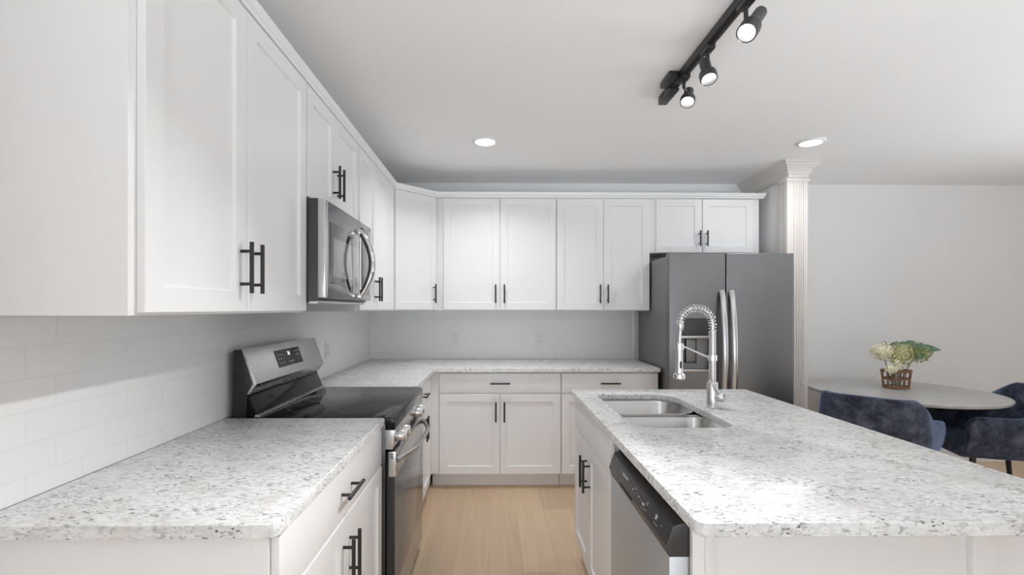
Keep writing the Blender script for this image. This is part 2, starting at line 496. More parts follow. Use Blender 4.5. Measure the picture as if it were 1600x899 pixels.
# baseboards
bbp = [(0, 0), (0.015, 0), (0.015, 0.11), (0.010, 0.125), (0.006, 0.132), (0, 0.132)]
struct(sweep([(WX1, YB), (XR, YB)], bbp).build('baseboard_back', 'trim_white'))
struct(sweep([(XR, YB), (XR, YF)], bbp).build('baseboard_right', 'trim_white'))
struct(sweep([(XL, YF), (XL, 0.9)], bbp).build('baseboard_left', 'trim_white'))

# ------------------------------------------------------------------ cabinets
def shaker(x0, x1, z0, z1, y0=-0.019, y1=-0.001, rail=0.058, dep=0.009):
    """door leaf with a recessed panel, front facing -y"""
    m = MB(); bm = m.bm
    e = 0.0015
    def ring(i, y): return [bm.verts.new(p) for p in ((x0+i, y, z0+i), (x1-i, y, z0+i), (x1-i, y, z1-i), (x0+i, y, z1-i))]
    R = [ring(0, y1), ring(0, y0+e), ring(e, y0), ring(rail, y0), ring(rail+0.003, y0+dep)]
    bm.faces.new(R[0]); bm.faces.new(R[-1])
    for A, B in zip(R, R[1:]):
        for k in range(4): bm.faces.new([A[k], A[(k+1) % 4], B[(k+1) % 4], B[k]])
    return m
def flat_front(x0, x1, z0, z1):
    return MB().box(x0, x1, -0.019, -0.001, z0, z1, 0.0018)
def handle_v(x, z0, z1, parent, y=-0.019):
    m = MB()
    L = z1-z0; c = (z0+z1)/2; sp = 0.048*(L/0.15)
    m.tube([(x, y-0.032, z0), (x, y-0.032, z1)], 0.006, 12)
    for z in (c-sp, c+sp): m.tube([(x, y, z), (x, y-0.032, z)], 0.0048, 10)
    return m.build('handle', 'black_metal', parent)
def handle_h(x0, x1, z, parent, y=-0.019):
    m = MB(); c = (x0+x1)/2
    m.tube([(x0, y-0.032, z), (x1, y-0.032, z)], 0.006, 12)
    for x in (c-0.048, c+0.048): m.tube([(x, y, z), (x, y-0.032, z)], 0.0048, 10)
    return m.build('handle', 'black_metal', parent)
G = 0.0015
HH = 0.15
def wall_cabinet(label, loc, rz, w, doors, depth=0.325, z0=1.345, z1=2.258, dz0=1.351, dz1=2.254, hz=(1.405, 1.555), handles=()):
    t = thing('wall_cabinet', label, 'cabinet', loc, rz)
    MB().box(0.0005, w-0.0005, 0, depth, z0, z1, 0.001).build('body', 'cabinet_white', t)
    for i, (a, b) in enumerate(doors):
        d = shaker(a+G, b-G, dz0, dz1).build('door', 'cabinet_white', t)
        if handles[i] is not None: handle_v(handles[i], hz[0], hz[1], d)
    return t
UXF = -0.761            # face frame plane of the left uppers (doors reach -0.742)
R90 = pi/2
wall_cabinet('big white two-door wall cabinet nearest the camera, left of the microwave', (UXF, 0.992, 0), R90, 0.893,
             [(0.022, 0.437), (0.437, 0.888)], handles=(0.437-0.034, 0.437+0.030))
wall_cabinet('short white two-door wall cabinet directly above the microwave', (UXF, 1.886, 0), R90, 0.716,
             [(0.004, 0.331), (0.331, 0.700)], z0=1.803, dz0=1.806, hz=(1.865, 2.015), handles=(0.331-0.032, 0.331+0.030))
wall_cabinet('white wall cabinet on left wall between the microwave and the angled corner cabinet', (UXF, 2.603, 0), R90, 0.947,
             [(0.018, 0.372), (0.372, 0.905)], handles=(0.372-0.032, 0.372+0.026))
# angled corner cabinet
def corner_cabinet():
    c45 = sqrt(0.5)
    P1 = Vector((UXF, 3.552)); P2 = Vector((-0.470, 3.843))
    t = thing('corner_wall_cabinet', 'angled white single-door wall cabinet in the corner of both upper runs', 'cabinet', (P1.x, P1.y, 0), pi/4)
    Lg = (P2-P1).length
    inv = Matrix.Rotation(-pi/4, 2)
    pts = [inv @ (Vector(p)-P1) for p in ((P1.x, P1.y), (P2.x, P2.y), (-0.470, 4.176), (XL+0.008, 4.176), (XL+0.008, P1.y))]
    MB().prism([(p.x, p.y) for p in pts], 2, 1.345, 2.258).build('body', 'cabinet_white', t)
    d = shaker(0.012, Lg-0.012, 1.351, 2.254).build('door', 'cabinet_white', t)
    handle_v(Lg-0.012-0.034, 1.405, 1.555, d)
corner_cabinet()
UYF = 3.853
wall_cabinet('white two-door wall cabinet on back wall beside the angled corner cabinet', (-0.469, UYF, 0), 0, 0.971,
             [(0.057, 0.513), (0.516, 0.969)], handles=(0.513-0.034, 0.516+0.034))
wall_cabinet('white two-door wall cabinet on back wall beside the refrigerator', (0.503, UYF, 0), 0, 0.762,
             [(0.004, 0.383), (0.383, 0.760)], handles=(0.383-0.030, 0.383+0.032))
wall_cabinet('short white two-door wall cabinet directly above the refrigerator', (1.266, UYF, 0), 0, 0.901,
             [(0.047, 0.4245), (0.4285, 0.846)], z0=1.815, dz0=1.818, hz=(1.868, 1.995), handles=(0.4245-0.025, 0.4285+0.030))
# crown along the tops of the uppers
cp = [(0.0, 2.2585), (0.022, 2.2585), (0.024, 2.270), (0.030, 2.274), (0.034, 2.284), (0.036, 2.300), (0.0, 2.300)]
cr = sweep([(XL+0.001, 0.992), (UXF, 0.992), (UXF, 3.552), (-0.470, 3.843), (2.167, 3.843), (2.167, 4.182)], cp)
# top board closing the crown
cr.prism([(XL+0.004, 1.0), (UXF, 1.0), (UXF, 3.552), (-0.47, 3.843), (2.16, 3.843), (2.16, 4.178), (XL+0.004, 4.178)], 2, 2.2585, 2.275)
cr = cr.build('crown_molding', 'cabinet_white', angle=20)
tag(cr, 'continuous white crown molding capping the tops of the wall cabinets', 'molding')

def base_cabinet(label, loc, rz, w, fronts, depth=0.60, body_x=None, fillers=(), name='base_cabinet', hollow=False):
    """fronts: list of ('drawer', x0, x1, handle?) / ('door', x0, x1, handle_x)"""
    t = thing(name, label, 'cabinet', loc, rz)
    bx0, bx1 = body_x or (0.0005, w-0.0005)
    if hollow:
        m = MB(); th = 0.018
        m.box(bx0, bx0+th, 0, depth, 0.114, 0.881); m.box(bx1-th, bx1, 0, depth, 0.114, 0.67)
        m.box(bx0+th, bx1-th, depth-th, depth, 0.114, 0.881); m.box(bx0+th, bx1-th, 0, depth-th, 0.114, 0.132)
        m.box(bx0+th, bx1-th, 0, th, 0.60, 0.881); m.build('body', 'cabinet_white', t)
    else:
        MB().box(bx0, bx1, 0, depth, 0.114, 0.881, 0.001).build('body', 'cabinet_white', t)
    MB().box(bx0+0.001, bx1-0.001, 0.075, depth-0.001, 0.0, 0.1135).build('toe_kick', 'toe_white', t)
    for f in fronts:
        if f[0] == 'drawer':
            d = flat_front(f[1]+G, f[2]-G, 0.726, 0.873).build('drawer', 'cabinet_white', t)
            if f[3] is not None: handle_h(f[3]-0.075, f[3]+0.075, 0.800, d)
        elif f[0] == 'panel':
            flat_front(f[1]+G, f[2]-G, 0.722, 0.873).build('false_drawer_front', 'cabinet_white', t)
        else:
            d = shaker(f[1]+G, f[2]-G, 0.116, 0.718).build('door', 'cabinet_white', t)
            handle_v(f[3], 0.512, 0.662, d)
    for a, b in fillers:
        MB().box(a, b, -0.004, -0.0002, 0.114, 0.881).build('filler', 'cabinet_white', t)
    return t
BXF = -0.477
tA = base_cabinet('white base cabinet under the near left countertop, at the camera side of the range', (BXF, 1.012, 0), R90, 0.928,
             [('drawer', 0.002, 0.926, 0.464), ('door', 0.002, 0.464, 0.464-0.034), ('door', 0.464, 0.926, 0.464+0.030)], depth=0.618)
MB().box(-0.006, 0.0, -0.001, 0.03, 0.0, 0.881, 0.001).build('end_stile', 'cabinet_white', tA)
base_cabinet('white base cabinet on left run between the range and the inside corner', (BXF, 2.709, 0), R90, 0.868,
             [('drawer', 0.004, 0.68, 0.342), ('door', 0.004, 0.342, 0.342-0.032), ('door', 0.342, 0.68, 0.342+0.030)], depth=0.618, fillers=[(0.683, 0.85)])
BYF = 3.577
base_cabinet('white base cabinet on back wall below the outlets, drawer over two doors', (-0.476, BYF, 0), 0, 0.979,
             [('drawer', 0.064, 0.977, 0.520), ('door', 0.064, 0.520, 0.520-0.032), ('door', 0.520, 0.977, 0.520+0.032)], fillers=[(0.003, 0.061)])
base_cabinet('white base cabinet on back wall beside the refrigerator, half hidden by the island', (0.504, BYF, 0), 0, 0.736,
             [('drawer', 0.004, 0.734, 0.367), ('door', 0.004, 0.368, 0.368-0.032), ('door', 0.370, 0.734, 0.370+0.032)])

# ------------------------------------------------------------------ countertops
SZ0, SZ1 = 0.882, 0.914
SXF = -0.447
XW = XL+0.0065; YW = YB-0.0065
o = slab('countertop', rounded_poly([(XW, 0.982), (SXF, 0.982), (SXF, 1.940), (XW, 1.940)], [0, 0.028, 0.004, 0]), SZ0, SZ1, 'granite')
tag(o, 'speckled white granite countertop at lower left, in front of the range', 'countertop')
o = slab('countertop', rounded_poly([(XW, 2.709), (SXF, 2.709), (SXF, 3.536), (1.252, 3.536), (1.252, YW), (XW, YW)], [0, 0.004, 0.012, 0.012, 0, 0]), SZ0, SZ1, 'granite')
tag(o, 'L-shaped speckled granite countertop beyond the range along the back wall', 'countertop')
hole = rounded_poly([(0.532, 1.772), (0.922, 1.772), (0.922, 2.470), (0.532, 2.470)], [0.10, 0.075, 0.11, 0.045], 10)
o = slab('countertop', rounded_poly([(0.424, 0.980), (1.399, 0.980), (1.399, 2.618), (0.424, 2.618)], [0.022, 0.022, 0.012, 0.012]), SZ0, SZ1, 'granite', hole)
tag(o, 'large speckled granite island countertop with the double sink cut into it', 'countertop')

# ------------------------------------------------------------------ island
isl = thing('kitchen_island', 'white panelled island base under the large granite top', 'island', (0, 0, 0))
MB().box(1.062, 1.352, 1.186, 2.588, 0.0, 0.881, 0.001).build('body', 'cabinet_white', isl)
MB().box(0.492, 1.372, 1.167, 1.1855, 0.0, 0.881, 0.001).build('end_panel', 'cabinet_white', isl)
MB().box(0.521, 0.546, 1.158, 1.1668, 0.0, 0.881, 0.0015).build('end_stile', 'cabinet_white', isl)
MB().box(1.180, 1.244, 1.152, 1.1668, 0.0, 0.881, 0.0015).build('end_stile', 'cabinet_white', isl)
MB().box(1.3525, 1.372, 1.186, 2.588, 0.0, 0.881, 0.001).build('back_panel', 'cabinet_white', isl)
# sink base, faces the range (-x): local x runs towards the camera
base_cabinet('white sink cabinet in the island beside the dishwasher, with two doors facing the range', (0.460, 2.590, 0), -R90, 0.802,
             [('panel', 0.002, 0.800), ('door', 0.002, 0.372, 0.372-0.030), ('door', 0.372, 0.800, 0.372+0.046)], depth=0.60, name='sink_cabinet', hollow=True)

def sink():
    t = thing('double_sink', 'stainless double bowl undermount sink set in the island top', 'sink', (0, 0, 0))
    def bowl(x0, x1, y0, y1, rad):
        m = MB(); bm = m.bm
        base = rounded_poly([(x0, y0), (x1, y0), (x1, y1), (x0, y1)], rad, 8)
        L = []
        zt = 0.8815
        for d, z in ((0.0, zt), (0.0, zt-0.012), (0.004, zt-0.02), (0.010, 0.72), (0.022, 0.692), (0.05, 0.682)):
            L.append([bm.verts.new((x, y, z)) for x, y in offset_poly(base, d)])
        for A, B in zip(L, L[1:]):
            for k in range(len(A)): bm.faces.new([A[k], A[(k+1) % len(A)], B[(k+1) % len(A)], B[k]])
        bm.faces.new(L[-1])
        # outer skin
        M2 = []
        for d, z in ((-0.002, zt-0.012), (0.008, 0.718), (0.05, 0.679)):
            M2.append([bm.verts.new((x, y, z)) for x, y in offset_poly(base, d)])
        for A, B in zip(M2, M2[1:]):
            for k in range(len(A)): bm.faces.new([A[k], B[k], B[(k+1) % len(A)], A[(k+1) % len(A)]])
        b = m.build('bowl', 'sink_steel', t, angle=50)
        cx, cy = (x0+x1)/2, (y0+y1)/2
        d = MB().lathe([(0.030, 0), (0.034, 0.0015), (0.042, 0.002), (0.042, 0.0)], 24, (cx, cy, 0.6825)).build('drain', 'chrome', b)
    bowl(0.512, 0.930, 1.762, 2.115, [0.10, 0.075, 0.07, 0.06])
    bowl(0.512, 0.930, 2.150, 2.478, [0.06, 0.07, 0.11, 0.045])
    m = MB(); m.prism([(2.1165, 0.866), (2.118, 0.876), (2.126, 0.8795), (2.140, 0.8795), (2.147, 0.876), (2.1485, 0.866)], 0, 0.515, 0.927)
    m.build('divider', 'sink_steel', t)
sink()

# ------------------------------------------------------------------ faucet
def faucet():
    fx, fy, z0 = 0.988, 2.132, SZ1+0.0005
    t = thing('kitchen_faucet', 'brushed nickel spring pull-down faucet standing behind the island sink', 'faucet', (fx, fy, z0))
    MB().lathe([(0.027, 0), (0.027, 0.004), (0.0245, 0.006), (0.0245, 0.112), (0.0225, 0.116), (0.016, 0.117)], 32).build('base', 'nickel', t)
    # upright wrapped tightly with spring wire
    m = MB(); prof = [(0.0135, 0.112)]
    z = 0.116
    while z < 0.338:
        prof += [(0.0135, z), (0.0162, z+0.0022), (0.0162, z+0.0042), (0.0135, z+0.0062)]; z += 0.0064
    prof += [(0.0135, 0.345)]
    m.lathe(prof, 24); m.build('upright', 'nickel', t)
    # arched path for the loose coil and hose
    path = []
    R = 0.0735; zc = 0.375
    for k in range(8): path.append(Vector((0, 0, 0.34+0.035*k/8)))
    for k in range(41):
        a = pi*0.97*k/40; path.append(Vector((-R+R*cos(a), 0, zc+R*sin(a))))
    MB().tube(path, 0.0078, 12).build('hose', 'nickel', t)
    # helix
    cum = [0]
    for a, b in zip(path, path[1:]): cum.append(cum[-1]+(b-a).length)
    Lh = cum[-1]; turns = 19; pts = []
    NN = turns*18
    for i in range(NN+1):
        s_ = Lh*i/NN
        j = max(k for k in range(len(cum)) if cum[k] <= s_+1e-9); j = min(j, len(path)-2)
        f = (s_-cum[j])/(cum[j+1]-cum[j]); p = path[j].lerp(path[j+1], f)
        tn = (path[j+1]-path[j]).normalized(); nrm = Vector((0, 1, 0)); bi = tn.cross(nrm)
        a = 2*pi*turns*i/NN
        pts.append(p+(nrm*cos(a)+bi*sin(a))*0.0165)
    MB().tube(pts, 0.0021, 6).build('spring', 'chrome', t)
    e = path[-1]
    MB().lathe([(0.013, 0.012), (0.0155, 0.008), (0.0155, -0.016), (0.013, -0.030), (0.0115, -0.036)], 24, (e.x, 0, e.z)).build('coil_collar', 'nickel', t)
    MB().tube([(e.x-0.001, 0, e.z-0.03), (e.x-0.003, 0, 0.31), (e.x-0.004, 0, 0.27)], 0.0075, 12).build('lower_hose', 'nickel', t)
    hx = e.x-0.004
    sp = MB().lathe([(0.0085, 0.298), (0.0095, 0.292), (0.0145, 0.286), (0.0155, 0.278), (0.0155, 0.225), (0.0175, 0.165), (0.018, 0.155), (0.0265, 0.150), (0.027, 0.132), (0.020, 0.128), (0.012, 0.124)], 28, (hx, 0, 0)).build('spray_head', 'nickel', t)
    MB().box(hx-0.0055, hx+0.0055, -0.021, -0.0145, 0.178, 0.210, 0.003).build('spray_button', 'black_plastic', sp)
    # docking arm
    m = MB(); m.lathe([(0.0205, 0.212), (0.0205, 0.238)], 24)
    m.tube([(-0.016, 0, 0.226), (hx+0.012, 0, 0.278)], 0.0045, 10)
    m.lathe([(0.0205, 0.262), (0.0205, 0.290)], 24, (hx, 0, 0)); m.build('docking_arm', 'nickel', t)
    # side valve and lever
    vl = MB().lathe([(0.020, 0.018), (0.020, 0.048), (0.018, 0.051), (0.002, 0.051)], 28, (0, 0, 0.050), (0.72, -0.69, 0)).build('valve', 'nickel', t)
    MB().tube([(0.030, -0.028, 0.060), (0.004, -0.030, 0.085), (-0.030, -0.032, 0.128)], [0.0045, 0.0045, 0.004], 10).build('lever', 'nickel', vl)
faucet()

# ------------------------------------------------------------------ dishwasher
def dishwasher():
    t = thing('dishwasher', 'stainless dishwasher with black control panel built into the island', 'dishwasher', (0.442, 1.786, 0), -R90)
    w = 0.598
    MB().box(0.032, w-0.004, 0.062, 0.60, 0.03, 0.86, 0.003).build('body', 'black_plastic', t)
    MB().box(0.003, w-0.001, 0.0, 0.058, 0.115, 0.7345, 0.004).build('door', 'dishwasher_steel', t)
    MB().box(0.004, w-0.004, 0.04, 0.07, 0.0, 0.11, 0.002).build('kick_plate', 'black_plastic', t)
    pr_ = [(0.0, 0.735), (-0.008, 0.764), (0.010, 0.812), (0.036, 0.820), (0.060, 0.806), (0.060, 0.735)]
    cp_ = MB().prism(pr_, 0, 0.001, w, 0.002).build('control_panel', 'black_plastic', t)
    # inset face on the sloping front
    A = Vector((0, -0.008, 0.764)); B = Vector((0, 0.010, 0.812)); u = (B-A).normalized(); nrm = Vector((0, -u.z, u.y))
    def on(x, s_, lift=0.0006): return Vector((x, 0, 0))+A+u*s_+nrm*lift
    m = MB()
    for (a, b, s0, s1) in ((0.100, 0.101, 0.002, 0.049), (0.10, 0.585, 0.0485, 0.0495)):
        m.quad([on(a, s0), on(b, s0), on(b, s1), on(a, s1)])
    m.build('panel_seam', 'dark_gap', cp_)
    m = MB(); m.prism([(-0.0066, 0.752), (-0.0090, 0.7605), (-0.006, 0.7605), (-0.003, 0.752)], 0, 0.155, 0.29); m.build('pocket_handle', 'dark_gap', cp_)
    Rm = Matrix((( 1, 0, 0), (0, u.y, nrm.y), (0, u.z, nrm.z))).to_4x4()
    def T(x, s_): return Matrix.Translation(on(x, s_, 0.0004)) @ Rm
    text_mesh('brand_lettering', 'FRIGIDAIRE', 0.0125, 'mark_white', cp_, T(0.190, 0.030))
    for block in (((0.285, 0.024, 0.010, 0.005), (0.305, 0.034, 0.018, 0.002), (0.325, 0.028, 0.006, 0.002), (0.345, 0.024, 0.012, 0.004), (0.365, 0.022, 0.004, 0.003),
                   (0.392, 0.020, 0.020, 0.007), (0.392, 0.008, 0.018, 0.0015), (0.415, 0.030, 0.018, 0.002), (0.420, 0.036, 0.014, 0.002), (0.415, 0.012, 0.014, 0.002)),
                  ((0.505, 0.012, 0.030, 0.0018), (0.540, 0.024, 0.010, 0.002))):
        m = MB()
        for x, s_, a, b in block:
            m.quad([on(x-a/2, s_-b/2), on(x+a/2, s_-b/2), on(x+a/2, s_+b/2), on(x-a/2, s_+b/2)])
        m.build('printed_icons', 'mark_white', cp_)
    m = MB()
    # starred seal
    c = (0.497, 0.029); pts = []
    for k in range(10):
        r = 0.011 if k % 2 == 0 else 0.0055
        pts.append(on(c[0]+r*sin(2*pi*k/10), c[1]+r*cos(2*pi*k/10)))
    m.quad(pts)
    m.build('star_seal', 'mark_white', cp_)
dishwasher()

# ------------------------------------------------------------------ range
def kitchen_range():
    w = 0.760
    t = thing('range', 'stainless and black freestanding electric range between the two left countertops', 'range', (-0.410, 1.9445, 0), R90)
    MB().box(0.001, w-0.001, 0.036, 0.655, 0.02, 0.888, 0.002).build('body', 'black_enamel', t)
    for x in (0.05, w-0.05):
        for y in (0.07, 0.6): MB().lathe([(0.018, 0), (0.018, 0.0198)], 12, (x, y, 0)).build('foot', 'black_plastic', t)
    # cooktop: glass with a rolled front lip
    prof_ = [(0.60, 0.888), (0.60, 0.914), (0.02, 0.914), (0.006, 0.910), (-0.002, 0.900), (-0.004, 0.866), (0.03, 0.864), (0.03, 0.888)]
    ck = MB().prism(prof_, 0, 0.0, w, 0.002).build('cooktop', 'black_glass', t)
    def ring(cx, cy, r, wd=0.0012):
        m = MB(); n = 56
        A = [m.bm.verts.new((cx+(r-wd)*cos(2*pi*k/n), cy+(r-wd)*sin(2*pi*k/n), 0.9144)) for k in range(n)]
        B = [m.bm.verts.new((cx+(r+wd)*cos(2*pi*k/n), cy+(r+wd)*sin(2*pi*k/n), 0.9144)) for k in range(n)]
        for k in range(n): m.bm.faces.new([A[k], B[k], B[(k+1) % n], A[(k+1) % n]])
        m.build('burner_ring', 'burner_ring', ck)
    ring(0.20, 0.18, 0.118); ring(0.20, 0.18, 0.075); ring(0.565, 0.18, 0.105); ring(0.19, 0.43, 0.078); ring(0.57, 0.43, 0.078); ring(0.38, 0.46, 0.05)
    # control fascia
    cpn = MB().prism([(0.0, 0.862), (-0.004, 0.855), (0.006, 0.782), (0.036, 0.782), (0.036, 0.862)], 0, 0.0015, w-0.0015, 0.0015).build('control_fascia', 'stainless', t)
    for x in (0.062, 0.150, 0.500, 0.590):
        k = MB().lathe([(0.027, 0.0), (0.027, 0.006), (0.0235, 0.008), (0.0225, 0.032), (0.0195, 0.036), (0.001, 0.036)], 28, (x, -0.001, 0.826), (0, -1, -0.08))
        ko = k.build('knob', 'handle_steel', t)
        MB().box(x-0.005, x+0.005, -0.040, -0.028, 0.806, 0.846, 0.003).build('knob_grip', 'handle_steel', ko)
    m = MB()
    for k in range(7):
        x = 0.10+k*0.08; m.box(x, x+0.055, 0.0005, 0.0045, 0.786, 0.791)
    m.build('vent_slot', 'dark_gap', cpn)
    # door
    d = MB().box(0.004, w-0.004, 0.0, 0.032, 0.205, 0.772, 0.004).build('oven_door', 'black_enamel', t)
    MB().box(0.0035, w-0.0035, -0.006, 0.024, 0.668, 0.7725, 0.003).build('door_top_rail', 'stainless', d)
    MB().box(0.006, w-0.006, -0.0045, 0.0, 0.21, 0.667, 0.0015).build('door_glass', 'oven_glass', d)
    m = MB()
    for k in range(3): m.box(0.0028, 0.006, 0.002, 0.016, 0.744+k*0.008, 0.748+k*0.008)
    m.build('door_side_vent', 'dark_gap', d)
    pts = []
    for k in range(25):
        f = k/24; x = 0.035+f*(w-0.07)
        pts.append((x, -0.006-0.058*min(1, sin(pi*f)*1.25)**0.8 if 0 < f < 1 else -0.004, 0.728))
    MB().tube(pts, 0.0125, 12, flat=(Vector((0, 1, 0)), 0.75)).build('door_handle', 'stainless', d)
    MB().box(0.004, w-0.004, 0.0, 0.03, 0.055, 0.197, 0.004).build('storage_drawer', 'stainless', t)
    # backguard
    bk = [(0.655, 0.9), (0.655, 1.190), (0.618, 1.190), (0.572, 1.052), (0.600, 1.012), (0.600, 0.9)]
    bg = MB().prism(bk, 0, 0.0, w, 0.003).build('backguard', 'black_enamel', t)
    fp = [(0.622, 1.194), (0.612, 1.196), (0.560, 1.050), (0.590, 1.008), (0.600, 1.010), (0.573, 1.052)]
    fo = MB().prism(fp, 0, -0.001, w+0.001, 0.0015).build('control_console', 'stainless', bg)
    MB().prism([(0.5995, 0.995), (0.594, 0.998), (0.560, 0.916), (0.5995, 0.916)], 0, 0.006, w-0.006, 0.002).build('lower_console', 'black_glass', bg)
    MB().prism([(0.572, 0.9145), (0.566, 0.926), (0.548, 0.920), (0.548, 0.9145)], 0, 0.004, w-0.004, 0.001).build('rear_trim', 'stainless', bg)
    A = Vector((0, 0.560, 1.050)); B = Vector((0, 0.612, 1.196)); u = (B-A).normalized(); nrm = Vector((0, -u.z, u.y)); Ls = (B-A).length
    def on(x, s_, lift): return Vector((x, 0, 0))+A+u*s_+nrm*lift
    m = MB()
    v = [m.bm.verts.new(on(x, s_, l)) for l in (0.0, 0.0012) for x, s_ in ((0.235, 0.040), (0.505, 0.040), (0.505, 0.122), (0.235, 0.122))]
    for q in ((0, 1, 2, 3), (4, 5, 6, 7), (0, 1, 5, 4), (1, 2, 6, 5), (2, 3, 7, 6), (3, 0, 4, 7)): m.bm.faces.new([v[i] for i in q])
    ds = m.build('display', 'black_glass', fo)
    Rm = Matrix(((1, 0, 0), (0, u.y, nrm.y), (0, u.z, nrm.z))).to_4x4()
    text_mesh('clock_digits', '24', 0.027, 'digit_glow', ds, Matrix.Translation(on(0.372, 0.098, 0.0016)) @ Rm, 0.0003)
    for block in ([(0.258+0.024*i, 0.098-0.019*j) for i in range(3) for j in range(3)],
                  [(0.44, 0.104), (0.455, 0.104), (0.475, 0.104), (0.45, 0.085), (0.47, 0.085)],
                  [(0.36, 0.058), (0.378, 0.058), (0.396, 0.058)]):
        m = MB()
        for x, s_ in block:
            m.quad([on(x-0.006, s_-0.002, 0.0016), on(x+0.006, s_-0.002, 0.0016), on(x+0.006, s_+0.002, 0.0016), on(x-0.006, s_+0.002, 0.0016)])
        m.build('key_legends', 'mark_white', ds)
kitchen_range()

# ------------------------------------------------------------------ microwave
def microwave():
    w = 0.700
    t = thing('microwave', 'stainless over-the-range microwave hung above the range', 'microwave', (-0.672, 1.889, 0), R90)
    MB().box(0.0, w, 0.030, 0.418, 1.392, 1.800, 0.003).build('body', 'black_plastic', t)
    MB().box(0.01, w-0.02, 0.035, 0.405, 1.380, 1.3915, 0.002).build('bottom_grille', 'stainless', t)
    d = MB().box(-0.001, w+0.001, 0.0, 0.029, 1.402, 1.797, 0.006).build('door', 'micro_steel', t)
    MB().box(-0.0025, 0.030, -0.0015, 0.0295, 1.403, 1.796, 0.005).build('edge_strip', 'handle_steel', d)
    MB().box(0.055, 0.500, -0.003, 0.0005, 1.462, 1.716, 0.0015).build('window_frame', 'micro_glass', d)
    MB().box(0.085, 0.470, -0.0045, -0.0028, 1.492, 1.655, 0.001).build('window', 'micro_screen', d)
    MB().box(0.515, 0.690, -0.003, 0.0005, 1.43, 1.77, 0.0015).build('keypad', 'micro_glass', d)
    pts = []; rs = []
    for k in range(33):
        f = k/32; z = 1.418+f*(1.738-1.418)
        pts.append((0.420, -0.020-0.062*sin(pi*f)**0.85 if 0 < k < 32 else -0.018, z)); rs.append(0.012+0.010*sin(pi*f))
    hd = MB().tube(pts, rs, 16, flat=(Vector((0, 1, 0)), 0.6)).build('handle', 'chrome', d)
    MB().tube([(p[0]-0.002, p[1]+0.011, p[2]) for p in pts[2:-2]], [r*0.8 for r in rs[2:-2]], 12, flat=(Vector((0, 1, 0)), 0.5)).build('handle_back', 'black_plastic', hd)
    m = MB(); m.box(0.408, 0.432, -0.026, 0.0, 1.412, 1.432, 0.004); m.box(0.408, 0.432, -0.026, 0.0, 1.724, 1.744, 0.004)
    m.box(0.409, 0.431, -0.022, -0.018, 1.414, 1.742); m.build('handle_mount', 'chrome', hd)
    text_mesh('brand_lettering', 'FRIGIDAIRE', 0.016, 'mark_white', d, Matrix.Translation((0.33, -0.0034, 1.698)) @ Matrix.Rotation(pi/2, 4, 'X'), 0.0003)
microwave()

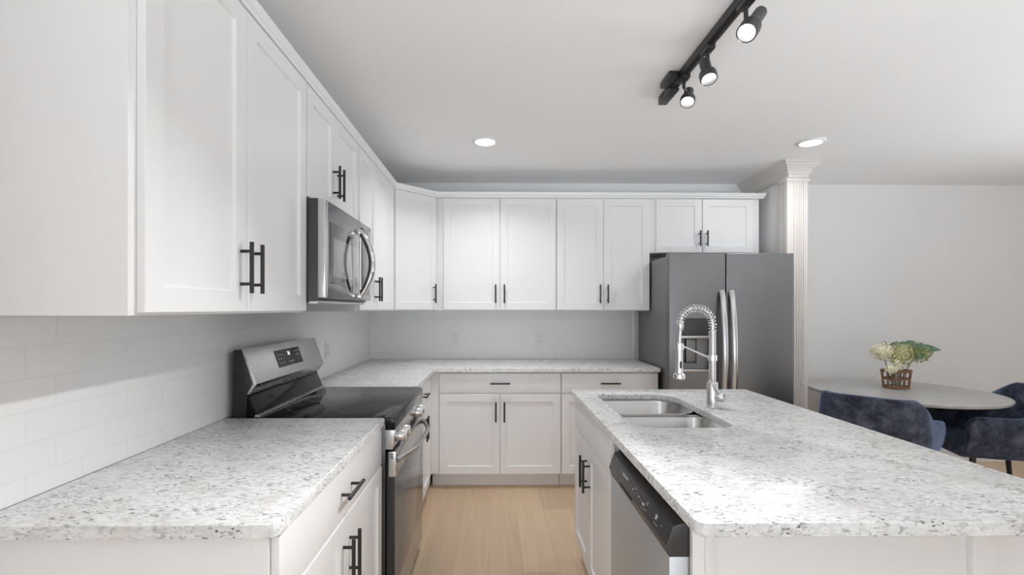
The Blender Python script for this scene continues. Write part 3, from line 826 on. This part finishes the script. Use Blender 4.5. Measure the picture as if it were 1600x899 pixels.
# ------------------------------------------------------------------ refrigerator
def fridge():
    w = 0.905
    t = thing('refrigerator', 'grey stainless side-by-side refrigerator at the end of the back counter', 'refrigerator', (1.262, 3.400, 0))
    MB().box(0.012, w-0.012, 0.070, 0.768, 0.025, 1.748, 0.004).build('body', 'fridge_side', t)
    MB().box(0.03, 0.12, 0.075, 0.16, 1.7485, 1.768, 0.004).build('hinge_cover', 'fridge_side', t); MB().box(w-0.12, w-0.03, 0.075, 0.16, 1.7485, 1.768, 0.004).build('hinge_cover', 'fridge_side', t)
    m = MB(); m.box(0.02, w-0.02, 0.03, 0.09, 0.0, 0.085, 0.003); m.build('kick_grille', 'black_plastic', t)
    gx = 0.411
    # left door with dispenser cut-out: frame pieces joined in one mesh
    dx0, dx1, dz0, dz1 = 0.082, 0.302, 0.905, 1.292
    m = MB(); bm = m.bm
    x0, x1, z0, z1 = 0.0, gx-0.003, 0.09, 1.764
    e = 0.006
    outer0 = [(x0, z0), (x1, z0), (x1, z1), (x0, z1)]
    def ring(pts, y): return [bm.verts.new((p[0], y, p[1])) for p in pts]
    ins = lambda pts, i: [(pts[0][0]+i, pts[0][1]+i), (pts[1][0]-i, pts[1][1]+i), (pts[2][0]-i, pts[2][1]-i), (pts[3][0]+i, pts[3][1]-i)]
    hole_ = [(dx0, dz0), (dx1, dz0), (dx1, dz1), (dx0, dz1)]
    R = [ring(outer0, 0.066), ring(outer0, e), ring(ins(outer0, 0.002), 0.0015), ring(ins(outer0, e), 0.0), ring(hole_, 0.0), ring(hole_, 0.058)]
    for A, B in zip(R, R[1:]):
        for k in range(4): bm.faces.new([A[k], A[(k+1) % 4], B[(k+1) % 4], B[k]])
    bm.faces.new(R[0]); bm.faces.new(R[-1])
    ld = m.build('freezer_door', 'fridge_steel', t)
    MB().box(dx0+0.001, dx1-0.001, 0.002, 0.03, 1.168, dz1-0.001, 0.002).build('dispenser_controls', 'black_plastic', ld)
    MB().box(dx0+0.001, dx1-0.001, -0.004, 0.03, 1.148, 1.166, 0.003).build('dispenser_trim', 'stainless', ld)
    m = MB(); m.box(dx0+0.001, dx1-0.001, 0.050, 0.0575, dz0+0.02, 1.147)
    m.build('dispenser_cavity', 'fridge_side', ld)
    m = MB(); m.box(dx0+0.055, dx0+0.125, 0.035, 0.0495, 0.975, 1.135, 0.004); m.build('dispenser_paddle', 'fridge_side', ld)
    m = MB()
    for (a, b, c, d_) in ((0.050, 0.053, 0.970, 1.14), (0.127, 0.130, 0.970, 1.14), (0.05, 0.13, 0.967, 0.970)): m.box(dx0+a, dx0+b, 0.034, 0.0495, c, d_)
    m.build('paddle_seam', 'dark_gap', ld)
    MB().box(dx0+0.001, dx1-0.001, -0.004, 0.0575, dz0+0.001, dz0+0.018, 0.003).build('drip_tray', 'stainless', ld)
    rd = MB().box(gx+0.003, w, 0.0, 0.066, 0.09, 1.764, 0.006, 3).build('refrigerator_door', 'fridge_steel', t)
    def bar(x, par):
        pts = []
        for k in range(25):
            f = k/24; z = 0.56+f*(1.490-0.56)
            pts.append((x, -0.012-0.052*sin(pi*f)**0.7 if 0 < k < 24 else -0.010, z))
        m = MB().tube(pts, 0.021, 14, flat=(Vector((0, 1, 0)), 0.55))
        for z in (0.575, 1.470): m.box(x-0.014, x+0.014, -0.018, 0.0, z-0.012, z+0.012, 0.004)
        m.build('door_handle', 'handle_steel', par)
    bar(gx-0.033, ld); bar(gx+0.036, rd)
fridge()

# ------------------------------------------------------------------ outlets
def outlet(label, loc, rz):
    t = thing('electrical_outlet', label, 'outlet', loc, rz)
    MB().box(-0.036, 0.036, -0.005, 0.0, -0.058, 0.058, 0.003).build('cover_plate', 'outlet_white', t)
    for s_ in (-1, 1):
        f = MB().box(-0.016, 0.016, -0.0075, -0.005, s_*0.021-0.0155, s_*0.021+0.0155, 0.004).build('receptacle', 'outlet_white', t)
        m = MB()
        for x in (-0.007, 0.007): m.box(x-0.0013, x+0.0013, -0.0079, -0.0074, s_*0.021+0.0005, s_*0.021+0.009)
        m.lathe([(0.0028, 0), (0.0028, 0.0005)], 10, (0, -0.0075, s_*0.021-0.008), (0, -1, 0))
        m.build('slots', 'dark_gap', f)
yo = YB-0.0062
outlet('white duplex outlet on back wall tile, nearer the left corner', (-0.338, yo, 1.096), 0)
outlet('white duplex outlet on back wall tile, nearer the refrigerator', (0.395, yo, 1.096), 0)
outlet('white duplex outlet on left wall tile beyond the range', (XL+0.0062, 3.10, 1.09), R90)

# ------------------------------------------------------------------ ceiling lights
def can(label, x, y, power, spread):
    t = thing('recessed_light', label, 'ceiling light', (x, y, ZC), 0)
    MB().lathe([(0.062, -0.003), (0.066, -0.010), (0.082, -0.008), (0.088, -0.003), (0.089, -0.0002), (0.062, -0.0002)], 40).build('trim_ring', 'trim_white', t)
    MB().lathe([(0.0625, -0.0045), (0.0625, -0.0008)], 40).build('lens', 'can_lens', t)
    area('can_lamp', (x, y, ZC-0.012), (0, 0, 0), 0.12, 0.12, power, (0.94, 0.97, 1.0), 'DISK', radians(spread))
can('glowing round recessed ceiling light above the back cabinets', -0.062, 3.135, P_CAN, 136)
can('glowing round recessed ceiling light near the beige pilaster', 2.10, 3.118, P_CAN*0.6, 165)

def track():
    RX = 0.876
    t = thing('track_rail', 'black ceiling track rail carrying the three spotlights', 'track light', (RX, 0, 0))
    MB().box(-0.018, 0.018, 1.15, 2.452, 2.436, 2.4695, 0.002).build('rail', 'rail_black', t)
    MB().box(-0.004, 0.004, 1.17, 2.35, 2.4345, 2.4362, 0.0005).build('rail_slot', 'dark_gap', t)
    m = MB(); m.box(-0.022, 0.022, 2.29, 2.462, 2.424, 2.4358, 0.003); m.box(-0.019, 0.019, 2.395, 2.470, 2.4365, 2.4692, 0.003)
    m.box(-0.064, -0.020, 2.19, 2.315, 2.440, 2.4695, 0.004); m.build('power_feed', 'rail_black', t)
    def head(label, y, top, lens, power, spread=120):
        h = thing('track_spotlight', label, 'spotlight', (RX, y, 2.43), 0, None)
        o_ = Vector((RX, y, 2.43)); T_ = Vector(top)-o_; L_ = Vector(lens)-o_
        ax = (L_-T_).normalized(); Ln = (L_-T_).length
        MB().box(-0.017, 0.017, -0.035, 0.035, -0.014, 0.0045, 0.003).build('adapter', 'rail_black', h)
        mid = T_+ax*Ln*0.33
        kn = Vector((0.0, 0.0, min(-0.03, mid.z+0.012)))
        m = MB(); m.tube([(0, 0, -0.012), kn], 0.0075, 12); m.tube([kn, mid], 0.006, 10); m.build('stem', 'rail_black', h)
        bd = MB().lathe([(0.001, 0.0), (0.018, 0.0), (0.0215, 0.004), (0.0215, Ln*0.52), (0.024, Ln*0.55), (0.0325, Ln*0.66), (0.034, Ln*0.72), (0.0335, Ln-0.003), (0.031, Ln), (0.0285, Ln-0.002), (0.023, Ln-0.022)], 32, T_, ax, cap=True).build('lamp_housing', 'lamp_black', h)
        MB().lathe([(0.0225, Ln-0.0215), (0.0225, Ln-0.0165)], 28, T_, ax).build('lens', 'lamp_lens', h)
        l = area('spot_lamp', o_+T_+ax*(Ln+0.004), (0, 0, 0), 0.05, 0.05, power, (0.96, 0.98, 1.0), 'DISK', radians(spread))
        l.rotation_euler = ax.to_track_quat('-Z', 'Y').to_euler()
    head('small black spotlight at the far end of the ceiling track', 2.18, (0.922, 2.235, 2.398), (0.898, 2.195, 2.322), P_SPOT*0.6, 155)
    head('black spotlight hanging straight down at the middle of the ceiling track', 1.936, (0.868, 1.950, 2.388), (0.868, 1.905, 2.288), P_SPOT*0.75, 160)
    head('black spotlight tilted left, largest and nearest on the ceiling track', 1.640, (0.925, 1.635, 2.394), (0.842, 1.575, 2.284), P_SPOT*3.2, 72)
track()

# ------------------------------------------------------------------ dining corner
TX, TY = 3.055, 3.535
tb = thing('dining_table', 'round grey-topped dining table near the back wall', 'table', (TX, TY, 0))
MB().lathe([(0.001, 0.722), (0.565, 0.722), (0.590, 0.728), (0.595, 0.736), (0.595, 0.746), (0.590, 0.750), (0.001, 0.750)], 96).build('tabletop', 'concrete_top', tb)
MB().lathe([(0.28, 0.0), (0.28, 0.012), (0.26, 0.018), (0.07, 0.04), (0.045, 0.09), (0.04, 0.60), (0.07, 0.69), (0.16, 0.7215)], 48).build('pedestal', 'black_metal', tb)

def make_chair(label, loc, rz):
    t = thing('dining_chair', label, 'chair', loc, rz)
    # one upholstered shell: arms and back in a single U, front is +y, outer then inner skin
    m = MB(); bm = m.bm
    base = rounded_poly([(0.272, 0.30), (0.275, -0.235), (-0.275, -0.235), (-0.272, 0.30), ], [0, 0.13, 0.13, 0], 12)
    # walk right arm front -> back -> left arm front
    pts = []
    def dens(a, b, n): return [(a[0]+(b[0]-a[0])*k/n, a[1]+(b[1]-a[1])*k/n) for k in range(n)]
    for a, b in zip(base, base[1:]):
        d = sqrt((a[0]-b[0])**2+(a[1]-b[1])**2); pts += dens(a, b, max(1, int(d/0.03)))
    pts.append(base[-1])
    NV = 12
    outer = []; inner = []
    n = len(pts)
    for i, (x, y) in enumerate(pts):
        # height profile by distance along y: back high, arms low with a front roll
        s_ = (y+0.235)/0.535                      # 0 at back, 1 at arm front
        ztop = 0.655+0.180*(1-min(1, max(0, (s_-0.10)/0.42)))**1.0 * (0.5+0.5*cos(pi*min(1, max(0, (s_-0.10)/0.42))))**0.4
        if s_ > 0.9: ztop -= 0.05*((s_-0.9)/0.1)**2
        zbot = 0.385+0.05*max(0, s_-0.55)
        p0 = Vector(pts[max(i-1, 0)]); p1 = Vector(pts[min(i+1, n-1)]); tn = (p1-p0).normalized(); nin = Vector((tn.y, -tn.x))
        if nin.dot(Vector((0, 0.05))-Vector((x, y))) < 0: nin = -nin
        co, ci = [], []
        for k in range(NV+1):
            f = k/NV; z = zbot+(ztop-zbot)*f
            hz = max(0, z-0.60)/0.235
            flare = 0.02*sin(min(1, f*1.4)*pi/2)
            lean = -0.055*(max(0, z-0.45)/0.38)*max(0, 1-s_*1.6)
            taper = 1-0.13*hz**1.0*max(0, 1-s_*0.9)
            bulge = -0.03*(1-f)**2
            xo = (x - nin.x*(flare+bulge))*taper; yo_ = y - nin.y*(flare+bulge)+lean
            co.append(bm.verts.new((xo, yo_, z)))
            th = 0.060*(1-0.30*hz)
            if k == NV: pass
            ci.append(bm.verts.new((xo+nin.x*th, yo_+nin.y*th, z)))
        outer.append(co); inner.append(ci)
    for i in range(n-1):
        for k in range(NV):
            bm.faces.new([outer[i][k], outer[i+1][k], outer[i+1][k+1], outer[i][k+1]])
            bm.faces.new([inner[i][k], inner[i][k+1], inner[i+1][k+1], inner[i+1][k]])
        bm.faces.new([outer[i][NV], outer[i+1][NV], inner[i+1][NV], inner[i][NV]])
        bm.faces.new([outer[i][0], inner[i][0], inner[i+1][0], outer[i+1][0]])
    for i in (0, n-1):
        for k in range(NV): bm.faces.new([outer[i][k], outer[i][k+1], inner[i][k+1], inner[i][k]])
    sh = m.build('shell', 'navy_velvet', t, angle=180)
    bv = sh.modifiers.new('round', 'BEVEL'); bv.width = 0.018; bv.segments = 4; bv.limit_method = 'ANGLE'; bv.angle_limit = radians(50)
    st = MB().box(-0.232, 0.232, -0.19, 0.325, 0.375, 0.475, 0.035, 5).build('seat', 'navy_velvet', t, angle=180)
    for (x, y) in ((0.20, 0.24), (-0.20, 0.24), (0.19, -0.16), (-0.19, -0.16)):
        k = 1.22
        MB().tube([(x, y, 0.384), (x*k, y*(1.12 if y > 0 else 1.35), 0.0005)], [0.018, 0.010], 14).build('leg', 'black_metal', t)
    return t
make_chair('navy velvet armchair seen from behind, between the island and the round table', (2.458, 3.012, 0), math.atan2(0.545, 0.665)-pi/2)
make_chair('navy velvet armchair at the right edge of the photo, right of the round table', (3.468, 3.222, 0), math.atan2(0.30, -0.93)-pi/2)

# basket of hydrangeas
def basket():
    bx, by, bz = 3.105, 3.62, 0.7505
    t = thing('wicker_basket', 'brown open wicker basket on the round dining table', 'basket', (bx, by, bz), 0.25)
    hx0, hy0 = 0.080, 0.060
    def loop(k, z, n=40): return [((hx0*k)*abs(cos(a))**0.55*(1 if cos(a) > 0 else -1), (hy0*k)*abs(sin(a))**0.55*(1 if sin(a) > 0 else -1), z) for a in [2*pi*j/n for j in range(n)]]
    kz = lambda z: 1.0+0.16*z/0.14
    m = MB()
    for z, r in ((0.006, 0.005), (0.014, 0.0045), (0.070, 0.004), (0.078, 0.0035)): m.tube(loop(kz(z), z), r, 8, closed=True)
    L0 = loop(1.0, 0.004, 40); v0 = [m.bm.verts.new((x*0.98, y*0.98, 0.003)) for x, y, z in L0]; v1 = [m.bm.verts.new((x*0.98, y*0.98, 0.007)) for x, y, z in L0]
    m.bm.faces.new(v0); m.bm.faces.new(v1[::-1])
    for k in range(40): m.bm.faces.new([v0[k], v0[(k+1) % 40], v1[(k+1) % 40], v1[k]])
    A = loop(kz(0.004), 0.004, 40); B = loop(kz(0.135), 0.135, 40)
    for k in range(0, 40, 2): m.tube([A[k], B[k]], 0.0042, 7)
    m.build('body', 'wicker', t)
    m = MB()
    for z, r in ((0.128, 0.005), (0.137, 0.0055)): m.tube(loop(kz(z)+0.03, z), r, 8, closed=True)
    m.build('rim', 'wicker', t)
    for k, (jx, jy, lb) in enumerate(((-0.039, 0.0, 'pale blue glass jar inside the wicker basket, on the left'), (0.038, 0.0, 'pale blue glass jar inside the wicker basket, on the right'))):
        c = Matrix.Rotation(0.25, 2) @ Vector((jx, jy))
        prof_ = [(0.0005, 0.004), (0.030, 0.0), (0.034, 0.005), (0.034, 0.095), (0.028, 0.112), (0.024, 0.120), (0.024, 0.146), (0.026, 0.150), (0.0225, 0.150), (0.0215, 0.120), (0.026, 0.110), (0.031, 0.094), (0.031, 0.008), (0.0005, 0.007)]
        j = MB().lathe(prof_, 28, (0, 0, 0), cap=False).build('glass_jar', 'jar_glass')
        j.location = (bx+c.x, by+c.y, bz+0.0078); tag(j, lb, 'jar')
basket()
def hydrangea(label, center, rad, mat, foot, n=95, leaves=()):
    t = thing('hydrangea', label, 'flower', foot)
    c = Vector(center)-Vector(foot)
    m = MB()
    mid = c*0.5+Vector((0, 0, 0.01))
    m.tube([(0, 0, 0), mid, c-Vector((0, 0, rad[2]*0.3))], [0.003, 0.003, 0.0025], 7); m.build('stem', 'stem_brown', t)
    m = MB(); bm = m.bm
    # inner core so that no gaps show the far side
    bmesh.ops.create_icosphere(bm, subdivisions=2, radius=1.0, matrix=Matrix.Translation(c) @ Matrix.Diagonal((rad[0]*0.72, rad[1]*0.72, rad[2]*0.72, 1)))
    ga = pi*(3-sqrt(5))
    for i in range(n):
        zz = 1-2*(i+0.5)/n; rr = sqrt(1-zz*zz); th = ga*i
        d = Vector((rr*cos(th), rr*sin(th), zz))
        jit = 0.86+0.24*random.random()
        p = c+Vector((d.x*rad[0], d.y*rad[1], d.z*rad[2]))*jit
        nrm = (d+Vector((random.uniform(-.35, .35), random.uniform(-.35, .35), random.uniform(-.35, .35)))).normalized()
        u = nrm.orthogonal().normalized(); w = nrm.cross(u); a0 = random.random()*6.28
        s_ = 0.0105*random.uniform(0.8, 1.2)
        for q in range(4):
            a = a0+q*pi/2
            e1 = u*cos(a)+w*sin(a); e2 = u*-sin(a)+w*cos(a)
            P = [p, p+e1*s_*0.55+e2*s_*0.5+nrm*s_*0.10, p+e1*s_*1.15+nrm*s_*0.32, p+e1*s_*0.55-e2*s_*0.5+nrm*s_*0.10]
            vs = [bm.verts.new(x) for x in P]; bm.faces.new(vs)
    m.build('flower_head', mat, t, angle=180)
    for base, tip, wd in leaves:
        b = Vector(base)-Vector(foot); tp = Vector(tip)-Vector(foot); ax = tp-b; sd = ax.cross(Vector((0.2, -0.5, 0.8))).normalized()
        m = MB(); L = []; NL = 10
        for k in range(NL+1):
            f = k/NL; ww = wd*(sin(pi*min(1, f**0.8)))+0.0004; p = b+ax*f+Vector((0, 0, 0.012*sin(pi*f)))
            L.append([m.bm.verts.new(p-sd*ww), m.bm.verts.new(p+Vector((0, 0, -0.004))), m.bm.verts.new(p+sd*ww)])
        for A, B in zip(L, L[1:]):
            for k in range(2): m.bm.faces.new([A[k], A[k+1], B[k+1], B[k]])
        lo = m.build('leaf', 'leaf_green', t, angle=180)
        sm = lo.modifiers.new('thick', 'SOLIDIFY'); sm.thickness = 0.0012
fb = (3.105, 3.62, 0.7505)
hydrangea('cream white hydrangea head on the left of the basket arrangement', (2.985, 3.60, 1.030), (0.080, 0.070, 0.070), 'petal_cream', (3.05, 3.608, 0.80), n=150,
          leaves=[((3.0, 3.56, 1.085), (3.06, 3.53, 1.100), 0.014), ((2.98, 3.56, 1.09), (2.94, 3.54, 1.115), 0.008)])
hydrangea('yellow-green hydrangea head in the middle of the basket arrangement', (3.105, 3.575, 1.015), (0.086, 0.070, 0.092), 'petal_lime', (3.075, 3.615, 0.80), n=190,
          leaves=[((3.06, 3.55, 1.085), (3.12, 3.53, 1.105), 0.016)])
hydrangea('green hydrangea head with dark leaves on the right of the arrangement', (3.255, 3.60, 1.030), (0.094, 0.070, 0.072), 'petal_green', (3.145, 3.63, 0.80), n=170,
          leaves=[((3.16, 3.53, 1.075), (3.27, 3.50, 1.070), 0.030), ((3.26, 3.56, 1.055), (3.40, 3.56, 1.050), 0.042), ((3.14, 3.58, 1.080), (3.22, 3.58, 1.112), 0.022), ((3.18, 3.53, 0.98), (3.24, 3.52, 1.02), 0.020)])
hydrangea('small cream hydrangea spilling over the left front of the basket rim', (3.000, 3.535, 0.905), (0.042, 0.026, 0.032), 'petal_cream', (3.05, 3.60, 0.815), n=50)
hydrangea('small pale hydrangea cluster below the middle head, above the basket rim', (3.045, 3.535, 0.940), (0.024, 0.022, 0.042), 'petal_cream', (3.06, 3.605, 0.82), n=40)
